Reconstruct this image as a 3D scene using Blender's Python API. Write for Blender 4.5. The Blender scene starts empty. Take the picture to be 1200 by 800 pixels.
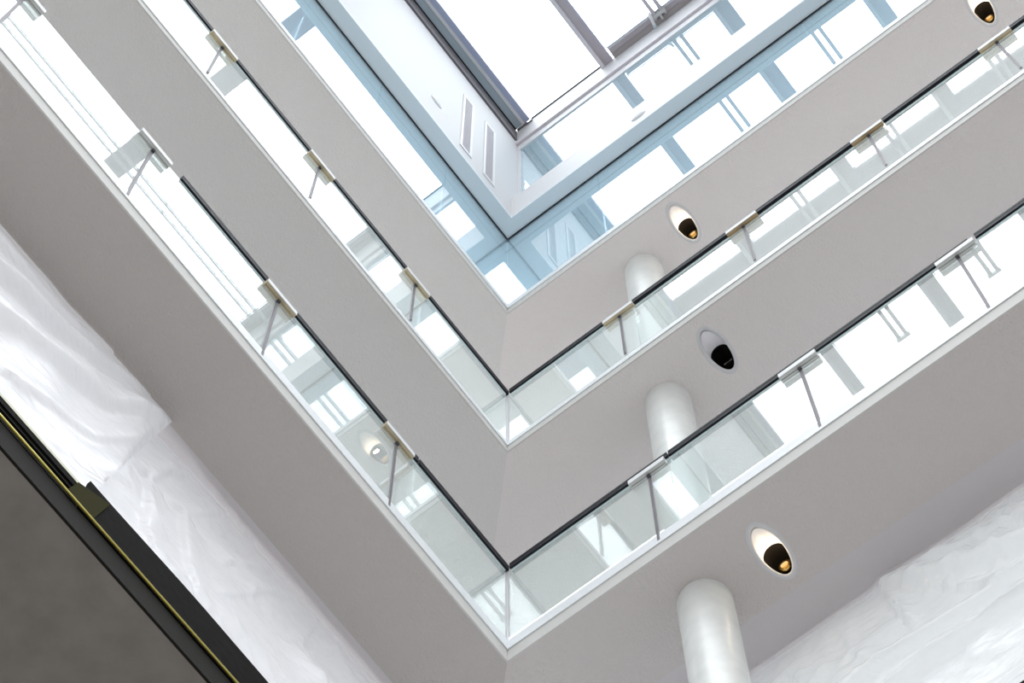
import bpy, bmesh, math, random
from mathutils import Vector, Matrix, noise
random.seed(7)
sc = bpy.context.scene
COL = sc.collection

# ------------------------------------------------------------------ helpers
class MB:
    """collects shapes, then links them as one mesh object"""
    def __init__(s): s.bm = bmesh.new(); s.mi = 0
    def _mark(s, faces):
        for f in faces: f.material_index = s.mi
    def box(s, x0, x1, y0, y1, z0, z1, bevel=0.0):
        b = s.bm
        x0, x1 = min(x0, x1), max(x0, x1); y0, y1 = min(y0, y1), max(y0, y1); z0, z1 = min(z0, z1), max(z0, z1)
        v = [b.verts.new(p) for p in ((x0,y0,z0),(x1,y0,z0),(x1,y1,z0),(x0,y1,z0),(x0,y0,z1),(x1,y0,z1),(x1,y1,z1),(x0,y1,z1))]
        fs = [b.faces.new([v[i] for i in q]) for q in ((3,2,1,0),(4,5,6,7),(0,1,5,4),(1,2,6,5),(2,3,7,6),(3,0,4,7))]
        s._mark(fs)
        if bevel > 0:
            es = list({e for f in fs for e in f.edges})
            r = bmesh.ops.bevel(b, geom=es, offset=bevel, segments=2, affect='EDGES', profile=.5)
            s._mark(r['faces'])
        return s
    def prism(s, poly, z0, z1):
        b = s.bm; n = len(poly)
        lo = [b.verts.new((p[0], p[1], z0)) for p in poly]; hi = [b.verts.new((p[0], p[1], z1)) for p in poly]
        fs = [b.faces.new(list(reversed(lo))), b.faces.new(hi)]
        for i in range(n): fs.append(b.faces.new([lo[i], lo[(i+1) % n], hi[(i+1) % n], hi[i]]))
        s._mark(fs); return s
    def hexa(s, lo, hi):
        """four lower and four upper corners"""
        b = s.bm
        a = [b.verts.new(p) for p in lo]; c = [b.verts.new(p) for p in hi]
        fs = [b.faces.new(list(reversed(a))), b.faces.new(c)]
        for i in range(4): fs.append(b.faces.new([a[i], a[(i+1) % 4], c[(i+1) % 4], c[i]]))
        s._mark(fs); return s
    def plate(s, poly, z0, z1, holes=()):
        """horizontal board with real holes cut through it"""
        b = s.bm; bt = bmesh.new()
        def loop(pts):
            vs = [bt.verts.new((p[0], p[1], z0)) for p in pts]
            for i in range(len(vs)): bt.edges.new((vs[i], vs[(i+1) % len(vs)]))
        loop(poly)
        for h in holes: loop(h)
        r = bmesh.ops.triangle_fill(bt, use_beauty=True, use_dissolve=False, edges=bt.edges[:], normal=(0,0,-1))
        tris = [[(v.co.x, v.co.y) for v in f.verts] for f in bt.faces]
        bt.free()
        cache = {}
        def gv(p, z):
            k = (round(p[0],5), round(p[1],5), z)
            if k not in cache: cache[k] = b.verts.new((p[0], p[1], z))
            return cache[k]
        fs = []
        for t in tris:
            ar = sum(t[i][0]*t[(i+1) % 3][1]-t[(i+1) % 3][0]*t[i][1] for i in range(3))
            if ar < 0: t = t[::-1]
            fs.append(b.faces.new([gv(p, z0) for p in reversed(t)]))
            fs.append(b.faces.new([gv(p, z1) for p in t]))
        for lp in [poly]+list(holes):
            for i in range(len(lp)):
                p, q = lp[i], lp[(i+1) % len(lp)]
                fs.append(b.faces.new([gv(p, z0), gv(q, z0), gv(q, z1), gv(p, z1)]))
        s._mark(fs)
        bmesh.ops.recalc_face_normals(b, faces=fs)
        return s
    def tube(s, p, q, r, n=16, r2=None, cap=True):
        b = s.bm; p = Vector(p); q = Vector(q); d = (q-p).normalized()
        u = d.orthogonal().normalized(); w = d.cross(u); r2 = r if r2 is None else r2
        A = [b.verts.new(p+(u*math.cos(t)+w*math.sin(t))*r) for t in [2*math.pi*i/n for i in range(n)]]
        B = [b.verts.new(q+(u*math.cos(t)+w*math.sin(t))*r2) for t in [2*math.pi*i/n for i in range(n)]]
        fs = [b.faces.new([A[i], A[(i+1) % n], B[(i+1) % n], B[i]]) for i in range(n)]
        for f in fs: f.smooth = True
        if cap: fs += [b.faces.new(list(reversed(A))), b.faces.new(B)]
        s._mark(fs); return s
    def sphere(s, c, r, n=12):
        r_ = bmesh.ops.create_uvsphere(s.bm, u_segments=n*2, v_segments=n, radius=r, matrix=Matrix.Translation(c))
        fs = {f for v in r_['verts'] for f in v.link_faces}
        for f in fs: f.smooth = True
        s._mark(fs); return s
    def rings(s, rings, close_end=False):
        """skin successive closed rings of points"""
        b = s.bm; R = [[b.verts.new(p) for p in r] for r in rings]; n = len(R[0]); fs = []
        for a, c in zip(R, R[1:]):
            for i in range(n):
                f = b.faces.new([a[i], a[(i+1) % n], c[(i+1) % n], c[i]]); f.smooth = True; fs.append(f)
        if close_end: fs.append(b.faces.new(R[-1]))
        s._mark(fs); return s
    def build(s, name, mats, parent=None):
        me = bpy.data.meshes.new(name); s.bm.normal_update(); s.bm.to_mesh(me); s.bm.free()
        for m in (mats if isinstance(mats, (list, tuple)) else [mats]): me.materials.append(m)
        o = bpy.data.objects.new(name, me); COL.objects.link(o)
        if parent: o.parent = parent
        return o

def tag(o, label=None, cat=None, group=None, kind=None):
    if label: o['label'] = label
    if cat: o['category'] = cat
    if group: o['group'] = group
    if kind: o['kind'] = kind
    return o
def struct(o): o['kind'] = 'structure'; return o
def empty(name, loc, label, cat, group=None):
    o = bpy.data.objects.new(name, None); COL.objects.link(o); o.location = loc; o.empty_display_size = .05
    return tag(o, label, cat, group)
def kids(o): return [c for c in list(bpy.data.objects) if c.parent == o]
def dup(root, loc, label, group=None, rot=None):
    r = root.copy(); COL.objects.link(r); r.location = loc; r['label'] = label
    if group: r['group'] = group
    if rot is not None: r.rotation_euler = rot
    for ch in kids(root):
        c = ch.copy(); COL.objects.link(c); c.parent = r
        for g in kids(ch):
            d = g.copy(); COL.objects.link(d); d.parent = c
    return r

# ------------------------------------------------------------------ materials
def new_mat(name):
    m = bpy.data.materials.new(name); m.use_nodes = True
    nt = m.node_tree; bs = nt.nodes['Principled BSDF']
    return m, nt, bs
def paint(name, col, rough=.6, bump=0, scale=80, spec=.5, metal=0, mott=0):
    m, nt, bs = new_mat(name)
    bs.inputs['Base Color'].default_value = (*col, 1); bs.inputs['Roughness'].default_value = rough
    bs.inputs['Specular IOR Level'].default_value = spec; bs.inputs['Metallic'].default_value = metal
    tc = nt.nodes.new('ShaderNodeTexCoord')
    if bump:
        n = nt.nodes.new('ShaderNodeTexNoise'); n.inputs['Scale'].default_value = scale; n.inputs['Detail'].default_value = 3
        b = nt.nodes.new('ShaderNodeBump'); b.inputs['Strength'].default_value = bump; b.inputs['Distance'].default_value = .01
        nt.links.new(tc.outputs['Object'], n.inputs['Vector']); nt.links.new(n.outputs['Fac'], b.inputs['Height']); nt.links.new(b.outputs['Normal'], bs.inputs['Normal'])
    if mott:
        n2 = nt.nodes.new('ShaderNodeTexNoise'); n2.inputs['Scale'].default_value = 6; n2.inputs['Detail'].default_value = 6
        r = nt.nodes.new('ShaderNodeValToRGB')
        r.color_ramp.elements[0].position = .35; r.color_ramp.elements[1].position = .68
        r.color_ramp.elements[0].color = (*[c*(1-mott) for c in col], 1); r.color_ramp.elements[1].color = (*[min(1, c*(1+mott)) for c in col], 1)
        nt.links.new(tc.outputs['Object'], n2.inputs['Vector']); nt.links.new(n2.outputs['Fac'], r.inputs['Fac']); nt.links.new(r.outputs['Color'], bs.inputs['Base Color'])
    return m
def glass(name, tint, gain=1.0, veil=0.0, vcol=(.86, .90, .89)):
    """clear pane: mirror reflection that grows with the angle, tinted see-through"""
    m = bpy.data.materials.new(name); m.use_nodes = True; nt = m.node_tree; nt.nodes.clear()
    N = nt.nodes.new
    out = N('ShaderNodeOutputMaterial'); mix = N('ShaderNodeMixShader'); tr = N('ShaderNodeBsdfTransparent'); gl = N('ShaderNodeBsdfGlossy')
    gl.inputs['Roughness'].default_value = 0.0; gl.inputs['Color'].default_value = (.97, .99, 1, 1); tr.inputs['Color'].default_value = (*tint, 1)
    geo = N('ShaderNodeNewGeometry'); dot = N('ShaderNodeVectorMath'); dot.operation = 'DOT_PRODUCT'
    ab = N('ShaderNodeMath'); ab.operation = 'ABSOLUTE'; om = N('ShaderNodeMath'); om.operation = 'SUBTRACT'; om.inputs[0].default_value = 1
    pw = N('ShaderNodeMath'); pw.operation = 'POWER'; pw.inputs[1].default_value = 5
    ma = N('ShaderNodeMath'); ma.operation = 'MULTIPLY_ADD'; ma.inputs[1].default_value = .96*gain; ma.inputs[2].default_value = .04*gain; ma.use_clamp = True
    L = nt.links.new
    L(geo.outputs['Normal'], dot.inputs[0]); L(geo.outputs['Incoming'], dot.inputs[1]); L(dot.outputs['Value'], ab.inputs[0]); L(ab.outputs[0], om.inputs[1])
    L(om.outputs[0], pw.inputs[0]); L(pw.outputs[0], ma.inputs[0]); L(ma.outputs[0], mix.inputs['Fac']); L(tr.outputs[0], mix.inputs[1]); L(gl.outputs[0], mix.inputs[2]); 
    if veil:   # a pale diffuse veil mixed in to lighten the pane
        df = N('ShaderNodeBsdfDiffuse'); df.inputs['Color'].default_value = (*vcol, 1)
        tl = N('ShaderNodeBsdfTranslucent'); tl.inputs['Color'].default_value = (*vcol, 1)
        m2 = N('ShaderNodeMixShader'); m2.inputs['Fac'].default_value = .5; m3 = N('ShaderNodeMixShader'); m3.inputs['Fac'].default_value = veil
        L(df.outputs[0], m2.inputs[1]); L(tl.outputs[0], m2.inputs[2]); L(mix.outputs[0], m3.inputs[1]); L(m2.outputs[0], m3.inputs[2]); L(m3.outputs[0], out.inputs['Surface'])
    else: L(mix.outputs[0], out.inputs['Surface'])
    return m
def glow(name, col, st):
    m = bpy.data.materials.new(name); m.use_nodes = True; nt = m.node_tree; nt.nodes.clear()
    e = nt.nodes.new('ShaderNodeEmission'); e.inputs['Color'].default_value = (*col, 1); e.inputs['Strength'].default_value = st
    o = nt.nodes.new('ShaderNodeOutputMaterial'); nt.links.new(e.outputs[0], o.inputs['Surface']); return m
def plastic_film(name, col, trans=.27, rough=.25):
    m, nt, bs = new_mat(name)
    bs.inputs['Base Color'].default_value = (*col, 1); bs.inputs['Roughness'].default_value = rough; bs.inputs['Specular IOR Level'].default_value = .7
    tl = nt.nodes.new('ShaderNodeBsdfTranslucent'); tl.inputs['Color'].default_value = (*col, 1)
    mx = nt.nodes.new('ShaderNodeMixShader'); mx.inputs['Fac'].default_value = trans
    out = nt.nodes['Material Output']
    nt.links.new(bs.outputs[0], mx.inputs[1]); nt.links.new(tl.outputs[0], mx.inputs[2]); nt.links.new(mx.outputs[0], out.inputs['Surface'])
    tc = nt.nodes.new('ShaderNodeTexCoord'); mp = nt.nodes.new('ShaderNodeMapping'); mp.inputs['Scale'].default_value = (3, 3, 9)
    mp.inputs['Rotation'].default_value = (.5, .4, 0)
    n = nt.nodes.new('ShaderNodeTexNoise'); n.inputs['Scale'].default_value = 1.6; n.inputs['Detail'].default_value = 2.5; n.inputs['Distortion'].default_value = .6
    b = nt.nodes.new('ShaderNodeBump'); b.inputs['Strength'].default_value = .3; b.inputs['Distance'].default_value = .05
    nt.links.new(tc.outputs['Object'], mp.inputs['Vector']); nt.links.new(mp.outputs[0], n.inputs['Vector']); nt.links.new(n.outputs['Fac'], b.inputs['Height'])
    nt.links.new(b.outputs['Normal'], bs.inputs['Normal']); nt.links.new(b.outputs['Normal'], tl.inputs['Normal'])
    return m

M = dict(
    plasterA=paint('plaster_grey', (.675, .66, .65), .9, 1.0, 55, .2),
    dimA=paint('plaster_grey_dim', (.50, .47, .455), .9, 1.0, 55, .2),  # darker plaster copies: the lower floor's dimmer light put into the colour
    dimB=paint('plaster_warm_grey_dim', (.595, .56, .55), .9, 1.0, 55, .2),
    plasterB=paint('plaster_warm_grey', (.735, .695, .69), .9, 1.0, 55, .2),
    reveal=paint('plaster_lilac_grey', (.60, .57, .585), .9, .3, 90, .2),
    lip=paint('cream_lip', (.55, .55, .42), .5),
    ledge=paint('ledge_blue_grey', (.74, .80, .85), .6, .05, 60),
    dark=paint('dark_grey_panel', (.235, .223, .212), .75, .1, 60, mott=.08),
    darker=paint('charcoal_trim', (.014, .013, .011), .8, spec=.15),
    white=paint('white_paint', (.74, .75, .775), .55, .03, 60),
    pale=paint('bounce_floor', (.86, .86, .86), .6),  # unseen gallery floors, kept pale to bounce light up to the soffits
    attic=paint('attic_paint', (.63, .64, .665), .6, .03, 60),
    fascia=paint('off_white_fascia', (.57, .565, .55), .7, .08, 80),
    trim=paint('white_trim', (.74, .77, .80), .5),
    black=paint('black_rail', (.010, .010, .016), .6, spec=.15),
    railline=paint('rail_gasket_grey', (.28, .30, .34), .4),
    foil=paint('black_foil', (.008, .0075, .007), .85, .4, 14, .06),
    brass=paint('brass', (.52, .45, .12), .33, metal=1),
    olive=paint('olive_film', (.04, .038, .017), .9, spec=.03),
    tan=paint('tan_timber', (.50, .42, .29), .6, .1, 40, mott=.15),
    brown=paint('brown_timber', (.36, .26, .15), .6, .1, 40, mott=.15),
    alu=paint('grey_aluminium', (.56, .56, .55), .35, metal=.35),
    rod=paint('lilac_steel', (.13, .115, .13), .5, spec=.3),
    bolt=paint('dark_bolt', (.04, .04, .045), .5),
    column=paint('pearl_white_column', (.72, .735, .72), .36, .3, 7, .5, mott=.05),
    purple=paint('purple_grey_steel', (.46, .42, .46), .5),
    purple2=paint('pale_purple_steel', (.70, .66, .71), .45),
    brownst=paint('brown_grey_steel', (.36, .33, .33), .55),
    bluest=paint('blue_grey_steel', (.44, .53, .60), .35, .2, 30),
    indigo=paint('indigo_steel', (.40, .45, .62), .4),
    grille=paint('grey_grille', (.58, .56, .60), .6),
    angle=paint('dark_purple_steel', (.15, .14, .155), .5),
    sensor=paint('grey_plastic', (.40, .40, .43), .5),
    lampblack=paint('lamp_black', (.006, .005, .0045), .9, spec=.05),
    reflector=paint('reflector_white', (.80, .79, .82), .45),
    ring=paint('trim_ring_grey', (.60, .60, .62), .5),
    gold=paint('gold_lamp_ring', (.85, .55, .18), .3, metal=1),
    chrome=paint('chrome_slot', (.6, .6, .62), .2, metal=1),
    glass=glass('clear_glass', (.955, .985, .975), 1.15, .24),
    edge=paint('glass_edge', (.70, .82, .84), .25),
    blueglass=glass('blue_glass', (.84, .925, .96), 1.15, .17, (.68, .86, .95)),
    skyglass=glass('roof_glass', (.97, .98, .99), .6),
    silicone=paint('silicone_joint', (.55, .56, .60), .3),
    lowpane=glass('unseen_low_pane', (.95, .95, .96), 1.0),
    dimpane=glass('unseen_dim_pane', (.78, .78, .79), 1.0),  # tint set to let less daylight onto the middle soffit
    clearpane=glass('unseen_clear_pane', (.95, .95, .96), 1.0),
    film=plastic_film('white_plastic_sheet', (.90, .90, .925)),
    film2=plastic_film('silver_plastic_sheet', (.90, .92, .93), .27, .2),
    ground=paint('pale_floor', (.115, .104, .095), .7),
    lampglow=glow('lamp_filament', (1, .62, .25), 1.1),
)

# ------------------------------------------------------------------ levels (metres, origin under the corner, eye at z = 0)
XE, YE = 9.0, -9.0            # how far the two wings run
D = 1.40                      # gallery depth
Z1, Z2, Z3, ZL = 15.74, 19.90, 23.86, 26.60   # three soffits and the ledge
G1, G2, G3 = 16.05, 20.10, 24.11              # where the glass starts
R1, R2 = 17.385, 21.425                       # rail tops
Z0 = 11.37

# ground and shell -----------------------------------------------------------
struct(MB().box(-60, 70, -70, 60, -1.9, -1.5).build('floor', M['ground']))

def ellipse(cx, cy, ax, ay, n=48): return [(cx+ax*math.cos(2*math.pi*i/n), cy+ay*math.sin(2*math.pi*i/n)) for i in range(n)]

def level(z, g, holesR, k, strip_low):
    """two mitred soffit boards with lamp holes, a solid slab above and the edge trim"""
    d = D
    L = [(0, 0), (-d, d), (-d, YE), (0, YE)]
    R = [(0, 0), (XE, 0), (XE, d), (-d, d)]
    if k == 1:   # lower floor: boards stop at a fold, an outer strip rises to the wall line
        dl, dr = .74, .80
        L = [(0, 0), (-dl, dl), (-dl, YE), (0, YE)]
        R = [(0, 0), (XE, 0), (XE, dr+.10), (-dl, dl)]
        struct(MB().hexa([(-dl, dl, z), (-dl, YE, z), (-d, YE, z+.10), (-d, d, z+.10)], [(-dl, dl, z+.02), (-dl, YE, z+.02), (-d, YE, z+.12), (-d, d, z+.12)]).build('ceiling', M['reveal']))
        struct(MB().hexa([(XE, dr+.10, z), (-dl, dl, z), (-d, d, z+.10), (XE, d, z+.10)], [(XE, dr+.10, z+.02), (-dl, dl, z+.02), (-d, d, z+.12), (XE, d, z+.12)]).build('ceiling', M['reveal']))
    struct(MB().plate(L, z, z+.02).build('ceiling', M['dimA' if k == 1 else 'plasterA']))
    struct(MB().plate(R, z, z+.02, holesR).build('ceiling', M['dimB' if k == 1 else 'plasterB']))
    # slab above the boards
    b = MB(); zt = g-.01; zb = max(z+.20, zt-.03) if k < 3 else z+.20
    b.prism([(0, 0), (XE, 0), (XE, d), (-d, d), (-d, YE), (0, YE)][::1], zb, zt)
    struct(b.build('floor', M['pale']))
    zm = z+strip_low
    # fascia: lower off-white band, upper white trim (mitred around the corner)
    t = .02
    def ring(o, i, za, zc, name, m):
        bb = MB(); bb.prism([(o, -o), (XE, -o), (XE, -i), (i, -i), (i, YE), (o, YE)], za, zc); struct(bb.build(name, m))
    ring(.002, -.012, z-.002, zm, 'trim_%d' % (k*2-1), M['fascia'])
    ring(.012, -.02, zm, g-.005, 'trim_%d' % (k*2), M['trim'])

# lamp centres on the right wing: (x, y) and the level's soffit
LX = [1.955, 1.97, 1.972]
def lamp_hole(x, y): return ellipse(x, y, .098, .222)
lamps = {1: [(1.95, .45)], 2: [(1.97, .36)], 3: [(1.975, .32), (5.56, .32)]}
level(Z1, G1, [lamp_hole(*p) for p in lamps[1]], 1, .165)
level(Z2, G2, [lamp_hole(*p) for p in lamps[2]], 2, .11)
level(Z3, G3, [lamp_hole(*p) for p in lamps[3]], 3, .13)

# unseen outer panes of the galleries, added to pass daylight onto sheets and soffits
k = 40
for y0, y1 in ((YE, -6.0), (-6.0, -3.0), (-3.0, 0), (0, D)):
    struct(MB().box(-D-.05, -D, y0, y1, Z0+.50, Z1+.10).build('window_%d' % k, M['lowpane'])); k += 1
for x0, x1 in ((-D, 1.5), (1.5, 4.5), (4.5, XE)):
    struct(MB().box(x0, x1, D, D+.05, Z0+.50, Z1+.10).build('window_%d' % k, M['lowpane'])); k += 1
for za, zb, wm in ((G1-.01, Z2, 'dimpane'), (G2-.01, Z3, 'clearpane'), (G3-.03, ZL, 'clearpane')):
    for y0, y1 in ((YE, -4.5), (-4.5, D)):
        struct(MB().box(-D-.05, -D, y0, y1, za, zb).build('window_%d' % k, M[wm])); k += 1
    for x0, x1 in ((-D, 4.5), (4.5, XE)):
        struct(MB().box(x0, x1, D, D+.05, za, zb).build('window_%d' % k, M[wm])); k += 1

# lowest slab, dark -------------------------------------------------------------
struct(MB().prism([(0, .30), (XE, .30), (XE, 5), (-6, 5), (-6, YE), (0, YE)], Z0, Z0+.19).build('ceiling', M['dark']))
struct(MB().prism([(-.016, .31), (XE, .31), (XE, 5), (-6, 5), (-6, YE), (-.016, YE)], Z0+.19, Z0+.50).build('floor', M['fascia']))
struct(MB().prism([(.006, .294), (XE, .294), (XE, .31), (-.01, .31), (-.01, YE), (.006, YE)], Z0-.002, Z0+.205).build('trim_7', M['darker']))

# ------------------------------------------------------------------ balustrades
def pane_box(axis, a0, a1, z0, z1, th=.016, tilt=0.0):
    """a pane standing on the edge line; axis 'L' runs along y at x=0, 'R' along x at y=0; tilt leans its top into the void (metres)"""
    b = MB(); e = .0015
    if axis == 'L':
        lo = [(-th, a0+e, z0), (0, a0+e, z0), (0, a1-e, z0), (-th, a1-e, z0)]; hi = [(p[0]+tilt, p[1], z1) for p in lo]
    else:
        lo = [(a0+e, 0, z0), (a1-e, 0, z0), (a1-e, th, z0), (a0+e, th, z0)]; hi = [(p[0], p[1]-tilt, z1) for p in lo]
    b.hexa(lo, hi); b.bm.normal_update()
    for f in b.bm.faces:
        n = f.normal; big = abs(n.x) > .9 if axis == 'L' else abs(n.y) > .9
        f.material_index = 1 if abs(n.z) > .9 else 0
    return b
GP = 'clear balustrade panes'
def balustrade(axis, joints, z0, z1, labels, tilts):
    for (a0, a1), lb, t in zip(joints, labels, tilts):
        tag(pane_box(axis, a0, a1, z0, z1, tilt=t).build('balustrade_pane', [M['glass'], M['edge']]), lb, 'glass pane')
# tilt values are the lean of hand-set panes
balustrade('L', [(-1.11, -.02), (-3.87, -1.11), (-6.62, -3.87)], G1-.04, R1-.0822,
    ['clear glass pane of the lower balustrade on the left, ending at the corner', 'long clear glass pane of the lower left balustrade with two tan brackets before it', 'clear glass pane without a black rail at the far end of the lower left balustrade'], [0, 0, 0])
balustrade('R', [(.02, 1.52), (1.52, 4.26), (4.26, 7.0)], G1-.04, R1-.0822,
    ['clear glass pane of the lower balustrade on the right, ending at the corner', 'long clear glass pane of the lower right balustrade showing grey roof beams', 'clear glass pane at the far end of the lower right balustrade by the picture edge'], [0, 0, 0])
balustrade('L', [(-1.25, -.02), (-4.04, -1.25), (-6.8, -4.04)], G2-.03, R2-.0822,
    ['clear glass pane of the middle balustrade on the left, ending at the corner', 'long clear glass pane of the middle left balustrade under two tan brackets', 'clear glass pane at the top far end of the middle left balustrade'], [0, 0, 0])
balustrade('R', [(.02, 1.44), (1.44, 4.17), (4.17, 7.0)], G2-.03, R2-.0822,
    ['clear glass pane of the middle balustrade on the right, ending at the corner', 'long clear glass pane of the middle right balustrade mirroring a wide grey beam', 'clear glass pane at the far end of the middle right balustrade under the highest lamp'], [0, -.014, -.013])

# silicone joint where two panes meet at the corner
for z0, z1, lb in ((G1-.03, R1-.06, 'thin clear vertical glass joint at the corner of the lower balustrade'), (G2-.03, R2-.06, 'thin clear vertical glass joint at the corner of the middle balustrade')):
    tag(MB().box(-.014, .004, -.004, .014, z0, z1, .002).build('glass_joint', M['silicone']), lb, 'joint strip')

def rail(axis, a0, a1, zt, label):
    zt = zt+.006; cx = (a0+a1)/2; h = abs(a1-a0)/2-.002
    o = empty('handrail', (0, cx, zt) if axis == 'L' else (cx, 0, zt), label, 'handrail', None)
    def bx(n0, n1, z0, z1):
        return MB().box(-n1, -n0, -h, h, z0, z1) if axis == 'L' else MB().box(-h, h, n0, n1, z0, z1)
    bx(-.018, .042, -.036, 0).build('rail_cap', M['black'], o)
    bx(-.014, .038, -.044, -.036).build('gasket_line', M['railline'], o)
    bx(-.018, .042, -.088, -.044).build('rail_channel', M['black'], o)
    return o
rail('L', -3.87, -1.112, R1, 'long black handrail on the lower left balustrade over two tan brackets')
rail('L', -1.10, 0.0, R1, 'short black handrail on the lower left balustrade running to the corner')
rail('R', .03, 1.52, R1, 'short black handrail on the lower right balustrade running to the corner')
rail('R', 1.53, 4.25, R1, 'long black handrail on the lower right balustrade between two grey brackets')
rail('R', 4.30, 7.0, R1, 'black handrail at the far end of the lower right balustrade')
rail('L', -6.8, -4.09, R2, 'black handrail at the upper far end of the middle left balustrade')
rail('L', -4.0, -1.33, R2, 'long black handrail on the middle left balustrade between tan brackets')
rail('L', -1.18, 0.0, R2, 'short black handrail on the middle left balustrade running to the corner')
rail('R', .03, 1.40, R2, 'short black handrail on the middle right balustrade running to the corner')
rail('R', 1.43, 4.16, R2, 'long black handrail on the middle right balustrade in front of the pale column')
rail('R', 4.19, 7.0, R2, 'black handrail at the far end of the middle right balustrade')

# temporary brackets: a cross block under the rail and a slim post
def bracket(axis, a, zt, zb, matb, label, group, length=.33):
    zu = zt-.20
    o = empty('rail_bracket', (0, a, zb) if axis == 'L' else (a, 0, zb), label, 'bracket', None)
    h = length/2; H = zu-zb
    def bx(n0, n1, t0, t1, z0, z1, bev=0):   # n: distance out into the void, t: along the edge
        return MB().box(n0, n1, t0, t1, z0, z1, bev) if axis == 'L' else MB().box(t0, t1, -n1, -n0, z0, z1, bev)
    blk = MB()
    def add(n0, n1, t0, t1, z0, z1, bev=0):
        blk.box(n0, n1, t0, t1, z0, z1, bev) if axis == 'L' else blk.box(t0, t1, -n1, -n0, z0, z1, bev)
    add(.003, .020, -h, h, H, H+.065, .003); add(.0235, .050, -h, h, H, H+.07, .003); add(.018, .025, -h+.01, h-.01, H+.012, H+.06)
    blk.build('crossbar', matb, o)
    bx(.0505, .053, -h, h, H+.002, H+.068).build('lit_face', M['white'], o)  # added white plate: sky light on the block's front, put into colour
    p = bx(.002, .013, -.012, .012, 0, H-.03, .002).build('post', M['rod'], o)
    bo = bx(.002, .030, -.015, .015, H-.035, H, .004).build('bolt', M['bolt'], o)
    return o
BG = None
for a, m, lb in ((-5.55, 'alu', 'grey metal bracket at the upper end of the lower left balustrade, by the picture corner'),
                 (-4.165, 'alu', 'grey metal bracket on the bare glass where the lower left handrail stops'),
                 (-2.75, 'tan', 'long tan bracket in the middle of the lower left balustrade'),
                 (-1.36, 'tan', 'tan bracket on the lower left balustrade nearest the corner')):
    bracket('L', a, R1+.0, G1-.10, M[m], lb, BG)
for a, m, lb in ((1.34, 'alu', 'pale grey bracket on the lower right balustrade nearest the corner'),
                 (2.72, 'alu', 'pale grey bracket in the middle of the lower right balustrade'),
                 (4.12, 'alu', 'pale grey bracket on the lower right balustrade at the rail gap farthest right')):
    bracket('R', a, R1, G1-.10, M[m], lb, BG)
for a, m, lb in ((-4.085, 'tan', 'tan bracket at the rail gap, uppermost on the middle left balustrade'),
                 (-2.735, 'tan', 'tan bracket halfway along the middle left balustrade'),
                 (-1.37, 'tan', 'tan bracket on the middle left balustrade nearest the corner')):
    bracket('L', a, R2-.01, G2+.08, M[m], lb, BG)
for a, m, lb in ((1.285, 'tan', 'tan bracket beside the pale column on the middle right balustrade'),
                 (2.66, 'brown', 'brown bracket on the middle right balustrade, second from the corner'),
                 (4.02, 'brown', 'brown bracket on the middle right balustrade, third from the corner'),
                 (5.38, 'tan', 'tan bracket on the middle right balustrade below the highest lamp')):
    bracket('R', a, R2+.01, G2+.08, M[m], lb, BG)

# ------------------------------------------------------------------ columns
def column(x, y, z0, z1, label, r=.2):
    n = 48; rg = []
    for i in range(25):
        z = z0+(z1-z0)*i/24
        rr = r
        if i == 0: rr = r
        rg.append([(r_*math.cos(2*math.pi*k/n), r_*math.sin(2*math.pi*k/n), z-z0) for k in range(n) for r_ in [rr*(1+.004*noise.noise(Vector((math.cos(2*math.pi*k/n)*2, math.sin(2*math.pi*k/n)*2, z*2))))]])
    b = MB(); b.rings(rg)
    b.bm.verts.ensure_lookup_table(); b.bm.faces.new(b.bm.verts[:n][::-1])
    o = b.build('column', M['column']); o.location = (x, y, z0)
    return tag(o, label, 'column', None, 'thing')
CX, CY = 1.35, .50
for z0, z1, lb in ((Z0+.50, Z1, 'thick white column in the lowest gallery, beside the lit lamp at the bottom right'),
                   (G1-.01, Z2, 'white column behind the lower right balustrade, left of the unlit lamp'),
                   (G2-.01, Z3, 'white column behind the middle right balustrade, smallest and highest of the columns')):
    column(CX, CY, z0, z1, lb)

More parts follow.
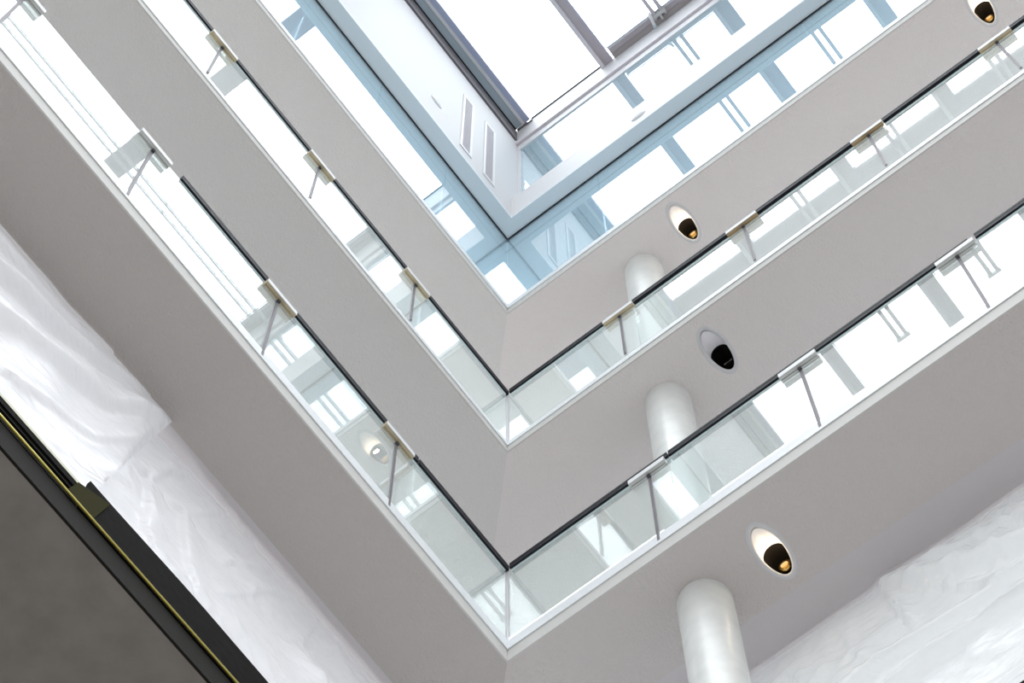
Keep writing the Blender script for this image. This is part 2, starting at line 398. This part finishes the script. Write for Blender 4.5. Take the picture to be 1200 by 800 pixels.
# ------------------------------------------------------------------ slanted downlights
def downlight(x, y, z, lit, label):
    o = empty('downlight', (x, y, z), label, 'ceiling lamp')
    n = 48; A = (0, .906, .423); r = .09
    el = lambda ax, ay, zz: [(ax*math.cos(2*math.pi*i/n), ay*math.sin(2*math.pi*i/n), zz) for i in range(n)]
    MB().rings([el(.0885, .2105, .006), el(.0915, .2135, -.002), el(.116, .246, -.003), el(.122, .253, 0.0)]).build('trim_ring', M['ring'], o)
    def circ(rad, d):   # circle around the slanted axis at distance d
        c = Vector(A)*d; u = Vector((1, 0, 0)); w = Vector((0, .423, -.906))
        return [tuple(c+u*rad*math.cos(2*math.pi*i/n)+w*rad*math.sin(2*math.pi*i/n)*-1) for i in range(n)]
    # the opening ellipse flows into the slanted round tube
    op = el(.094, .217, .004)
    t0 = .045
    end0 = circ(r, t0); end = []; op2 = []
    for p in end0:   # the tube is cut by the ceiling plane
        q = tuple(Vector(p)-Vector(A)*((p[2]-.004)/A[2])); op2.append(q)
        end.append(q if p[2] < .004 else tuple(p))
    mid = [tuple(Vector(a).lerp(Vector(c), .5)) for a, c in zip(op2, end)]
    MB().rings([op2, mid, end]).build('reflector', M['reflector'], o)
    cap = MB(); tc_ = .25
    back = circ(.086, tc_)
    cap.rings([end, [tuple(Vector(p_).lerp(Vector(q_), .5)) for p_, q_ in zip(end, back)], back], True); cap.build('lamp_housing', M['lampblack'], o)
    # lamp at the low end of the housing, facing the void
    c = Vector((0, .165, .072))
    lp = MB(); lp.tube(c, c+Vector((0, .03, .004)), .050, 24); l = lp.build('lamp', M['gold'] if lit else M['lampblack'], o)
    if lit:
        MB().tube(c+Vector((0, -.004, 0)), c+Vector((0, .0, 0)), .030, 24).build('lens', M['lampglow'], l)
        li = bpy.data.lights.new('lamp_light', 'POINT'); li.energy = 1.1; li.color = (1, .80, .52); li.shadow_soft_size = .015
        lo = bpy.data.objects.new('lamp_light', li); COL.objects.link(lo); lo.location = (0, .045, .03); lo.parent = o
    else:
        MB().box(-.04, .04, c.y-.006, c.y, c.z-.004, c.z+.004).build('lens', M['chrome'], l)
    return o
downlight(*lamps[1][0], Z1, True, 'lit slanted downlight beside the thick lowest column')
downlight(*lamps[2][0], Z2, False, 'unlit slanted downlight in the middle soffit, black inside')
downlight(*lamps[3][0], Z3, True, 'lit slanted downlight above the highest column in the upper soffit')
downlight(*lamps[3][1], Z3, True, 'lit slanted downlight at the upper right corner of the picture')

# ------------------------------------------------------------------ lowest slab edge: black foil channel and brass strip
def edge_piece(name, y0, y1, z0, z1, x0, x1, m, label, cat):
    return tag(MB().box(x0, x1, y0, y1, z0, z1, .003).build(name, m), label, cat)
b = MB()
b.box(-.012, .004, YE, -3.57, Z0+.225, Z0+.445)
b.box(-.010, .016, YE, -3.57, Z0+.30, Z0+.315); b.box(-.010, .016, YE, -3.57, Z0+.36, Z0+.37)
ch = tag(b.build('edge_channel', M['foil']), 'black metal edge channel of the dark slab, upper left part', 'edge channel')
MB().box(-.012, .006, YE, -3.58, Z0+.445, Z0+.475).build('lip', M['lip'], ch)
cov = MB()
nx = 60; rows = []
for i in range(nx+1):
    y = -3.555+3.845*i/nx
    wob = .018*noise.noise(Vector((y*1.3, 3, 0)))
    rows.append((y, Z0+.60+wob))
for (ya, ta), (yb_, tb) in zip(rows, rows[1:]):
    cov.hexa([(-.015, ya, Z0+.225), (.010, ya, Z0+.225), (.010, yb_, Z0+.225), (-.015, yb_, Z0+.225)], [(-.015, ya, ta), (.010, ya, ta), (.010, yb_, tb), (-.015, yb_, tb)])
bmesh.ops.remove_doubles(cov.bm, verts=cov.bm.verts[:], dist=1e-4)
cv = tag(cov.build('edge_cover', M['foil']), 'black foil covering the edge of the dark slab below the plastic sheet', 'edge cover')
MB().hexa([(.0165, -3.66, Z0+.25), (.0185, -3.66, Z0+.25), (.0185, -3.46, Z0+.25), (.0165, -3.46, Z0+.25)], [(.0165, -3.62, Z0+.43), (.0185, -3.62, Z0+.43), (.0185, -3.40, Z0+.56), (.0165, -3.40, Z0+.56)]).build('tape', M['olive'], cv)
MB().hexa([(.0102, -3.40, Z0+.235), (.013, -3.40, Z0+.235), (.013, .28, Z0+.235), (.0102, .28, Z0+.235)], [(.0102, -3.40, Z0+.245), (.013, -3.40, Z0+.245), (.013, .28, Z0+.33), (.0102, .28, Z0+.33)]).build('olive_stripe', M['olive'], cv)
tag(MB().tube((.022, YE, Z0+.218), (.022, .29, Z0+.222), .0085, 12).build('brass_strip', M['brass']), 'thin shiny brass strip along the edge of the dark slab', 'metal strip')
struct(MB().box(.006, XE, .294, .31, Z0+.205, Z0+.50).build('trim_8', M['foil']))

# ------------------------------------------------------------------ plastic sheets over the lowest gallery
def seg_d(p, a, b):
    ax, ay = a; bx, by = b; px, py = p
    dx, dy = bx-ax, by-ay; t = max(0, min(1, ((px-ax)*dx+(py-ay)*dy)/(dx*dx+dy*dy+1e-9)))
    ex, ey = px-ax-dx*t, py-ay-dy*t
    return math.hypot(ex, ey), t, (dx*ey-dy*ex)
def sheet(axis, off, u0, u1, ztop, zbot, folds, seed, name, mat, label, top_fn=None, edge_fn=None, amp=.03, crum=.05, nu=220, nz=170):
    b = MB(); V = []
    for j in range(nz+1):
        row = []
        for i in range(nu+1):
            f = j/nz
            u = u0+(u1-u0)*i/nu
            if edge_fn: u = edge_fn(u, i/nu, f)
            zt = ztop+(top_fn(u) if top_fn else 0)
            z = zt+(zbot-zt)*f
            d = 0
            for pl, A, w in folds:
                best = (9, 0, 0)
                for a, c in zip(pl, pl[1:]):
                    dd, t, sgn = seg_d((u, z), a, c)
                    if dd < best[0]: best = (dd, t, sgn if c[0] > a[0] else -sgn)
                # folds overhang: long slope above the crest, short underside below
                L = best[0]/(w*1.9 if best[2] > 0 else w*.38)
                d += A*math.exp(-L*L)
            P = Vector((u*1.0, z*1.5, seed))
            d += amp*1.4*noise.noise(P)+amp*.6*noise.noise(P*2.3+Vector((3, 1, 0)))
            q = Vector((u*1.5+z*1.1, z*2.0-u*.9, seed*3))
            m_ = max(0, noise.noise(P*1.3+Vector((8, 8, 8)))+.25)
            d += crum*(1-abs(noise.noise(q))*2.2)*m_*1.5
            d += crum*.5*(1-abs(noise.noise(Vector((u*4.2-z*2.5, z*3.6+u*2, seed+4))))*2.5)*m_
            d *= min(1, .12+f*6)
            V_ = (-off+d, u, z) if axis == 'L' else (u, off-d, z)
            row.append(b.bm.verts.new(V_))
        V.append(row)
    for j in range(nz):
        for i in range(nu):
            f = b.bm.faces.new([V[j][i], V[j][i+1], V[j+1][i+1], V[j+1][i]]); f.smooth = True
    o = b.build(name, mat)
    return tag(o, label, 'plastic sheet')
# fold lines in (along the edge, height)
LF = [([(-5.2, 15.10), (-4.2, 15.28), (-3.75, 15.45), (-3.45, 15.70)], .10, .10),
      ([(-5.2, 14.70), (-4.1, 15.0), (-3.6, 15.2), (-3.15, 15.62)], .12, .11),
      ([(-5.0, 14.2), (-3.9, 14.55), (-3.3, 14.95), (-2.80, 15.60)], .10, .13),
      ([(-2.85, 15.7), (-3.0, 15.0), (-3.1, 14.0)], .05, .12),
      ([(-4.6, 15.6), (-3.9, 15.55), (-3.5, 15.7)], .04, .05),
      ([(-3.9, 14.0), (-3.3, 14.3), (-3.0, 14.9)], .04, .09)]
sheet('L', .72, -7.5, -2.80, Z1-.008, 11.90, LF, 1.7, 'plastic_sheet', M['film'], 'white plastic sheet with deep swags hanging at the left picture edge',
      edge_fn=lambda u, s, f: u-(.10*f+.55*min(f, .5))*s**6, amp=.03, crum=.035)
LF2 = [([(-2.2+.13*i+.05*math.sin(i*2.7), 15.72), (-2.32+.13*i, 15.38+.1*math.sin(i*1.9))], .018+.012*math.sin(i*3.1), .045) for i in range(20)]+[([(-2.6, 15.5), (-2.75, 14.9), (-2.6, 14.2)], .05, .10), ([(-2.1, 15.6), (-2.4, 15.0), (-2.2, 14.3)], .04, .08), ([(-1.6, 15.6), (-1.9, 15.1)], .03, .07),
       ([(-2.45, 15.62), (-2.6, 15.3)], .05, .06), ([(-1.3, 15.6), (-1.6, 15.2), (-1.9, 14.6)], .03, .06), ([(-.8, 15.6), (-1.2, 15.1)], .03, .06)]
sheet('L', .83, -3.1, .75, Z1+.004, 11.90, LF2, 5.2, 'plastic_sheet', M['film'], 'white crumpled plastic sheet hanging below the left soffit, lower end of the pair', amp=.035,
      top_fn=lambda u: -.03-.05*max(0, min(1, (-2.2-u)/.5)))
RF = [([(2.40, 15.72), (2.40+1.5*math.cos(t), 15.72-1.5*math.sin(t))], .05, .05) for t in (.18, .42, .95)]+[([(3.55, 15.75), (3.55-.9*math.cos(t), 15.75-.9*math.sin(t))], .04, .05) for t in (.35, .8, 1.2)]+[([(1.15+.2*i, 15.7), (1.05+.2*i, 15.1)], .02, .05) for i in range(6)]+[([(2.40, 15.7), (2.44, 15.35), (2.50, 15.0)], .09, .04), ([(2.45, 15.7), (2.9, 15.2), (3.4, 14.95), (4.2, 14.8)], .13, .11),
      ([(2.5, 15.6), (3.1, 15.45), (3.8, 15.2)], .05, .08), ([(3.25, 15.8), (3.5, 15.3), (3.6, 14.9)], .05, .07), ([(1.4, 14.3), (2.3, 14.62), (3.2, 14.62), (4.6, 14.55)], .10, .08),
      ([(1.4, 13.95), (2.3, 14.28), (3.3, 14.30), (4.6, 14.3)], .12, .09), ([(1.5, 15.6), (1.7, 15.1), (1.8, 14.7)], .03, .10), ([(2.0, 15.7), (2.1, 15.0)], .03, .10)]
sheet('R', 1.14, -.6, 6.5, Z1+.032, 11.90, RF, 8.8, 'plastic_sheet', M['film2'], 'silvery plastic sheet hanging below the soffit at the lower right', amp=.03,
      top_fn=lambda u: .0)

# ------------------------------------------------------------------ upper storey: tall glazing, ledge, attic wall
def tall(axis, a0, a1, n):
    o = pane_box(axis, a0, a1, G3-.02, ZL-.012, .02).build('window_%d' % n, [M['blueglass'], M['edge']])
    return struct(o)
JL = [0.0, -1.10, -2.24, -3.45, -4.65, -5.85, -7.05]; JR = [0.0, 1.25, 2.63, 4.02, 5.40, 6.8]
k = 1
for a, b_ in zip(JL, JL[1:]): tall('L', b_, a, k); k += 1
for a, b_ in zip(JR, JR[1:]): tall('R', a, b_, k); k += 1
W, YW = .189, -.174     # ledge edges
TOP = 30.2
# ledge / ceiling of the upper gallery (solid up to the sill)
struct(MB().prism([(W, YW), (XE, YW), (XE, D), (-D, D), (-D, YE), (W, YE)], ZL, ZL+.06).build('ceiling', M['ledge']))
struct(MB().prism([(.010, -.010), (XE, -.010), (XE, .022), (-.022, .022), (-.022, YE), (.010, YE)], ZL-.014, ZL-.0005).build('trim_9', M['black']))
struct(MB().prism([(-.10, .10), (XE, .10), (XE, .112), (-.112, .112), (-.112, YE), (-.10, YE)], ZL-.012, ZL-.0005).build('trim_10', M['railline']))
# attic wall on the left, parapet and clerestory on the right
struct(MB().box(W-.16, W, YE, -.03, ZL+.06, 30.56).build('wall_left', M['attic']))
struct(MB().box(W, XE, YW, YW+.10, ZL+.06, 27.40).build('wall_right', M['white']))
struct(MB().box(W, XE, -.045, .07, 27.40, 27.80).build('trim_11', M['white']))
struct(MB().box(W-.16, XE, -.030, .05, 30.15, 30.40).build('trim_12', M['white']))
struct(MB().box(W, W+.04, -.04, .04, 27.8, 30.15).build('trim_13', M['white']))
def cwin(a0, a1, n):
    o = MB(); o.box(a0, a1, -.03, -.014, 27.8, 30.15); return struct(o.build('window_%d' % n, M['blueglass']))
CJ = [W+.04, 2.6, 5.0, 7.4, 9.0]
for a, b_ in zip(CJ, CJ[1:]): cwin(a, b_, k); k += 1
# room behind the clerestory
struct(MB().box(W-.16, XE, .05, 2.6, 30.2, 30.3).build('ceiling', M['white']))

# vents and sensors on the attic wall
def vent(y, label):
    o = empty('wall_vent', (W, y, 28.26), label, 'vent')
    w, h = .105, 1.26
    f = MB(); f.box(0, .012, -w, w, h-.03, h+.05); f.box(0, .012, -w, w, -h-.05, -h+.03); f.box(0, .012, -w, -.066, -h+.03, h-.03); f.box(0, .012, .066, w, -h+.03, h-.03)
    f.build('frame', M['white'], o)
    g = MB(); g.box(0, .003, -.066, .066, -h+.03, h-.03)
    nl = 60
    for i in range(nl):
        z = -h+.05+(2*h-.1)*i/(nl-1); g.box(.003, .008, -.066, .066, z-.009, z+.009)
    g.build('grille', M['grille'], o)
    return o
vent(-1.022, 'tall grey wall vent on the white upper wall, farther from the corner')
vent(-.602, 'tall grey wall vent on the white upper wall, nearer the corner')
def plate_oval(axis, a, z, label, h=.075):
    n = 32
    o = empty('sensor_plate', (W, a, z) if axis == 'L' else (a, YW, z), label, 'sensor')
    P = lambda r, q, d: [((d, r*math.cos(2*math.pi*i/n), q*math.sin(2*math.pi*i/n)) if axis == 'L' else (r*math.cos(2*math.pi*i/n), -d, q*math.sin(2*math.pi*i/n))) for i in range(n)]
    MB().rings([P(h*1.25, h*1.25, 0), P(h*1.25, h*1.25, .008), P(h, h, .010)]).build('rim', M['white'], o)
    MB().rings([P(h, h, .010), P(h*.9, h*.9, .013), P(.01, .01, .014)], True).build('face', M['sensor'], o)
plate_oval('L', -1.57, 27.54, 'small round grey sensor on the white upper wall left of the vents')
plate_oval('R', 1.97, 26.92, 'small round grey sensor on the white parapet below the clerestory glass')

# ------------------------------------------------------------------ skylight
ZS = 31.0
def frame(name, boxes_parts, loc, label, cat, group=None):
    o = empty(name, loc, label, cat, group)
    for pn, boxes, m in boxes_parts:
        b = MB()
        for q in boxes: b.box(q[0]-loc[0], q[1]-loc[0], q[2]-loc[1], q[3]-loc[1], q[4]-loc[2], q[5]-loc[2])
        b.build(pn, m, o)
    return o
ye = -.11
frame('skylight_frame', [
    ('angle_bar', [(W-.10, .217, YE, -.083, 30.565, ZS+.02)], M['angle']),
    ('gasket', [(.217, .232, YE, ye, ZS+.0, ZS+.12)], M['black']),
    ('curb_plate', [(.232, .327, YE, ye, ZS+.01, ZS+.13)], M['bluest']),
    ('seal_strip', [(.327, .367, YE, ye, ZS+.0, ZS+.12)], M['white']),
    ('glazing_bar', [(.367, .447, YE, ye, ZS+.005, ZS+.14)], M['indigo'])],
    (.3, -4.5, ZS), 'dark grey and blue steel skylight frame along the top of the white wall', 'skylight frame')
frame('skylight_frame', [
    ('head_strip', [(W+.001, XE, -.046, -.031, 30.15, 30.38)], M['white']),
    ('under_strip', [(W+.001, XE, -.080, -.0, 30.401, 30.42)], M['purple2']),
    ('white_curb', [(.1905, XE, -.080, -.03, 30.42, 31.13)], M['white']),
    ('gasket', [(.45, 1.60, -.095, -.082, 31.10, 31.14)], M['black']),
    ('corner_plate', [(.232, .47, -.105, -.082, 30.985, 30.998), (.232, .40, -.112, -.105, 30.985, 30.998)], M['angle'])],
    (4.5, -.1, ZS), 'white steel skylight frame above the clerestory glass', 'skylight frame')
BX = [1.67, 3.25, 4.83, 6.40, 7.95]
names = ['purple-grey steel skylight beam beside the corner pane of sky', 'skylight beam second from the corner, mirrored in the balustrades', 'skylight beam third from the corner, mirrored at the upper right', 'skylight beam fourth from the corner', 'skylight beam fifth from the corner']
for x, lb in zip(BX, names):
    w = .095 if x < 2 else .12
    frame('skylight_beam', [
        ('flange', [(x-w, x-w+.055, YE, -.01, ZS-.04, ZS+.04)], M['purple2']),
        ('web', [(x-w+.055, x+w-.014, YE, -.03, ZS+.0, ZS+.12)], M['purple']),
        ('seal_strip', [(x+w-.014, x+w-.004, YE, -.10, ZS+.0, ZS+.1), (x+w+.010, x+w+.018, YE, -.24, ZS+.04, ZS+.1)], M['indigo'])],
        (x, -4.5, ZS), lb, 'roof beam')
sl = ['brown-grey steel sill of the roof pane right of the first skylight beam', 'brown-grey steel sill of the roof pane between second and third skylight beams', 'brown-grey steel sill of the roof pane beyond the third skylight beam', 'brown-grey steel sill of the roof pane beyond the fourth skylight beam', 'brown-grey steel sill of the last roof pane']
for i, (x0, x1) in enumerate(zip(BX, BX[1:]+[XE])):
    x0 += .125 if i else .115; x1 -= .125
    frame('skylight_sill', [
        ('flange', [(x0, x1, -.155, -.085, ZS-.0, ZS+.05)], M['brownst']),
        ('upstand', [(x0, x1, -.218, -.157, ZS+.02, ZS+.05)], M['purple']),
        ('seal_strip', [(x0, x1, -.246, -.219, ZS+.03, ZS+.06)], M['white']),
        ('gasket', [(x0, x1, -.254, -.247, ZS+.02, ZS+.07), (x0, x1, -.276, -.268, ZS+.02, ZS+.07)], M['indigo'])],
        ((x0+x1)/2, -.2, ZS), sl[i], 'skylight sill')
# beams that cross the others
struct(MB().box(W, XE, -3.02, -2.72, ZS+.05, ZS+.19).build('trim_14', M['purple']))
struct(MB().box(W, XE, -5.95, -5.65, ZS+.05, ZS+.19).build('trim_15', M['purple']))
# roof glass
xs = [.44]+BX+[XE]
for a, b_ in zip(xs, xs[1:]):
    struct(MB().box(a, b_, YE, -.09, ZS+.142, ZS+.152).build('window_%d' % k, M['skyglass'])); k += 1
# paired tubes below the roof glass
def tubes(x, label):
    o = empty('tube_pair', (x, -.21, ZS), label, 'tube pair')
    for dx in (-.055, .055):
        MB().tube((dx, .03, -.02), (dx, -5.0, -.02), .026, 16).build('tube', M['purple2'], o)
    br = MB(); br.box(-.10, .10, -.02, .02, -.05, -.01, .004); br.box(-.015, .015, -.03, .09, -.045, .02, .003); br.box(-.09, -.06, -.03, .05, -.04, .03, .003); br.box(.06, .09, -.03, .05, -.04, .03, .003)
    br.build('bracket', M['alu'], o)
    s = MB().tube((-.10, -.08, -.06), (-.13, .075, -.18), .020, 14).build('strut', M['white'], o)
    MB().sphere((-.13, .08, -.185), .026).build('end_cap', M['bluest'], s)
    e = MB(); e.box(-.10, .10, -5.02, -4.97, -.06, 0, .004); e.build('bracket', M['alu'], o)
tubes(2.575, 'pair of grey tubes with white strut below the roof glass at the top edge')
tubes(4.02, 'pair of grey tubes seen only mirrored, second from the corner')
tubes(5.6, 'pair of grey tubes seen only mirrored, third from the corner')

# ------------------------------------------------------------------ sky, camera
w = bpy.data.worlds.new('overcast'); sc.world = w; w.use_nodes = True
nt = w.node_tree; bg = nt.nodes['Background']
tc = nt.nodes.new('ShaderNodeTexCoord'); sp = nt.nodes.new('ShaderNodeSeparateXYZ'); mx = nt.nodes.new('ShaderNodeMath'); mx.operation = 'MAXIMUM'; mx.inputs[1].default_value = 0
ma = nt.nodes.new('ShaderNodeMath'); ma.operation = 'MULTIPLY_ADD'; ma.inputs[1].default_value = 8.0; ma.inputs[2].default_value = 1.0   # overcast sky, brightest overhead
pw = nt.nodes.new('ShaderNodeMath'); pw.operation = 'POWER'; pw.inputs[1].default_value = 4
nt.links.new(tc.outputs['Generated'], sp.inputs[0]); nt.links.new(sp.outputs['Z'], mx.inputs[0]); nt.links.new(mx.outputs[0], pw.inputs[0]); nt.links.new(pw.outputs[0], ma.inputs[0]); nt.links.new(ma.outputs[0], bg.inputs['Strength'])
bg.inputs['Color'].default_value = (.95, .98, 1.0, 1)

cam = bpy.data.cameras.new('camera'); co = bpy.data.objects.new('camera', cam); COL.objects.link(co); sc.camera = co
cam.sensor_width = 36; cam.lens = 2896.22515/1200*36; cam.clip_end = 300; cam.clip_start = .05
rx, ry, rz = 2.82601904, 1.60981323e-3, .655176536
Rm = Matrix.Rotation(rz, 4, 'Z') @ Matrix.Rotation(ry, 4, 'Y') @ Matrix.Rotation(rx, 4, 'X')
co.matrix_world = Matrix.Translation((4.56910855, -5.93442721, 0)) @ Rm

vs = sc.view_settings; vs.view_transform = 'Standard'; vs.look = 'None'; vs.exposure = 0.0; vs.gamma = 1; vs.use_curve_mapping = False
sc.cycles.transparent_max_bounces = 24; sc.cycles.max_bounces = 12; sc.cycles.glossy_bounces = 8
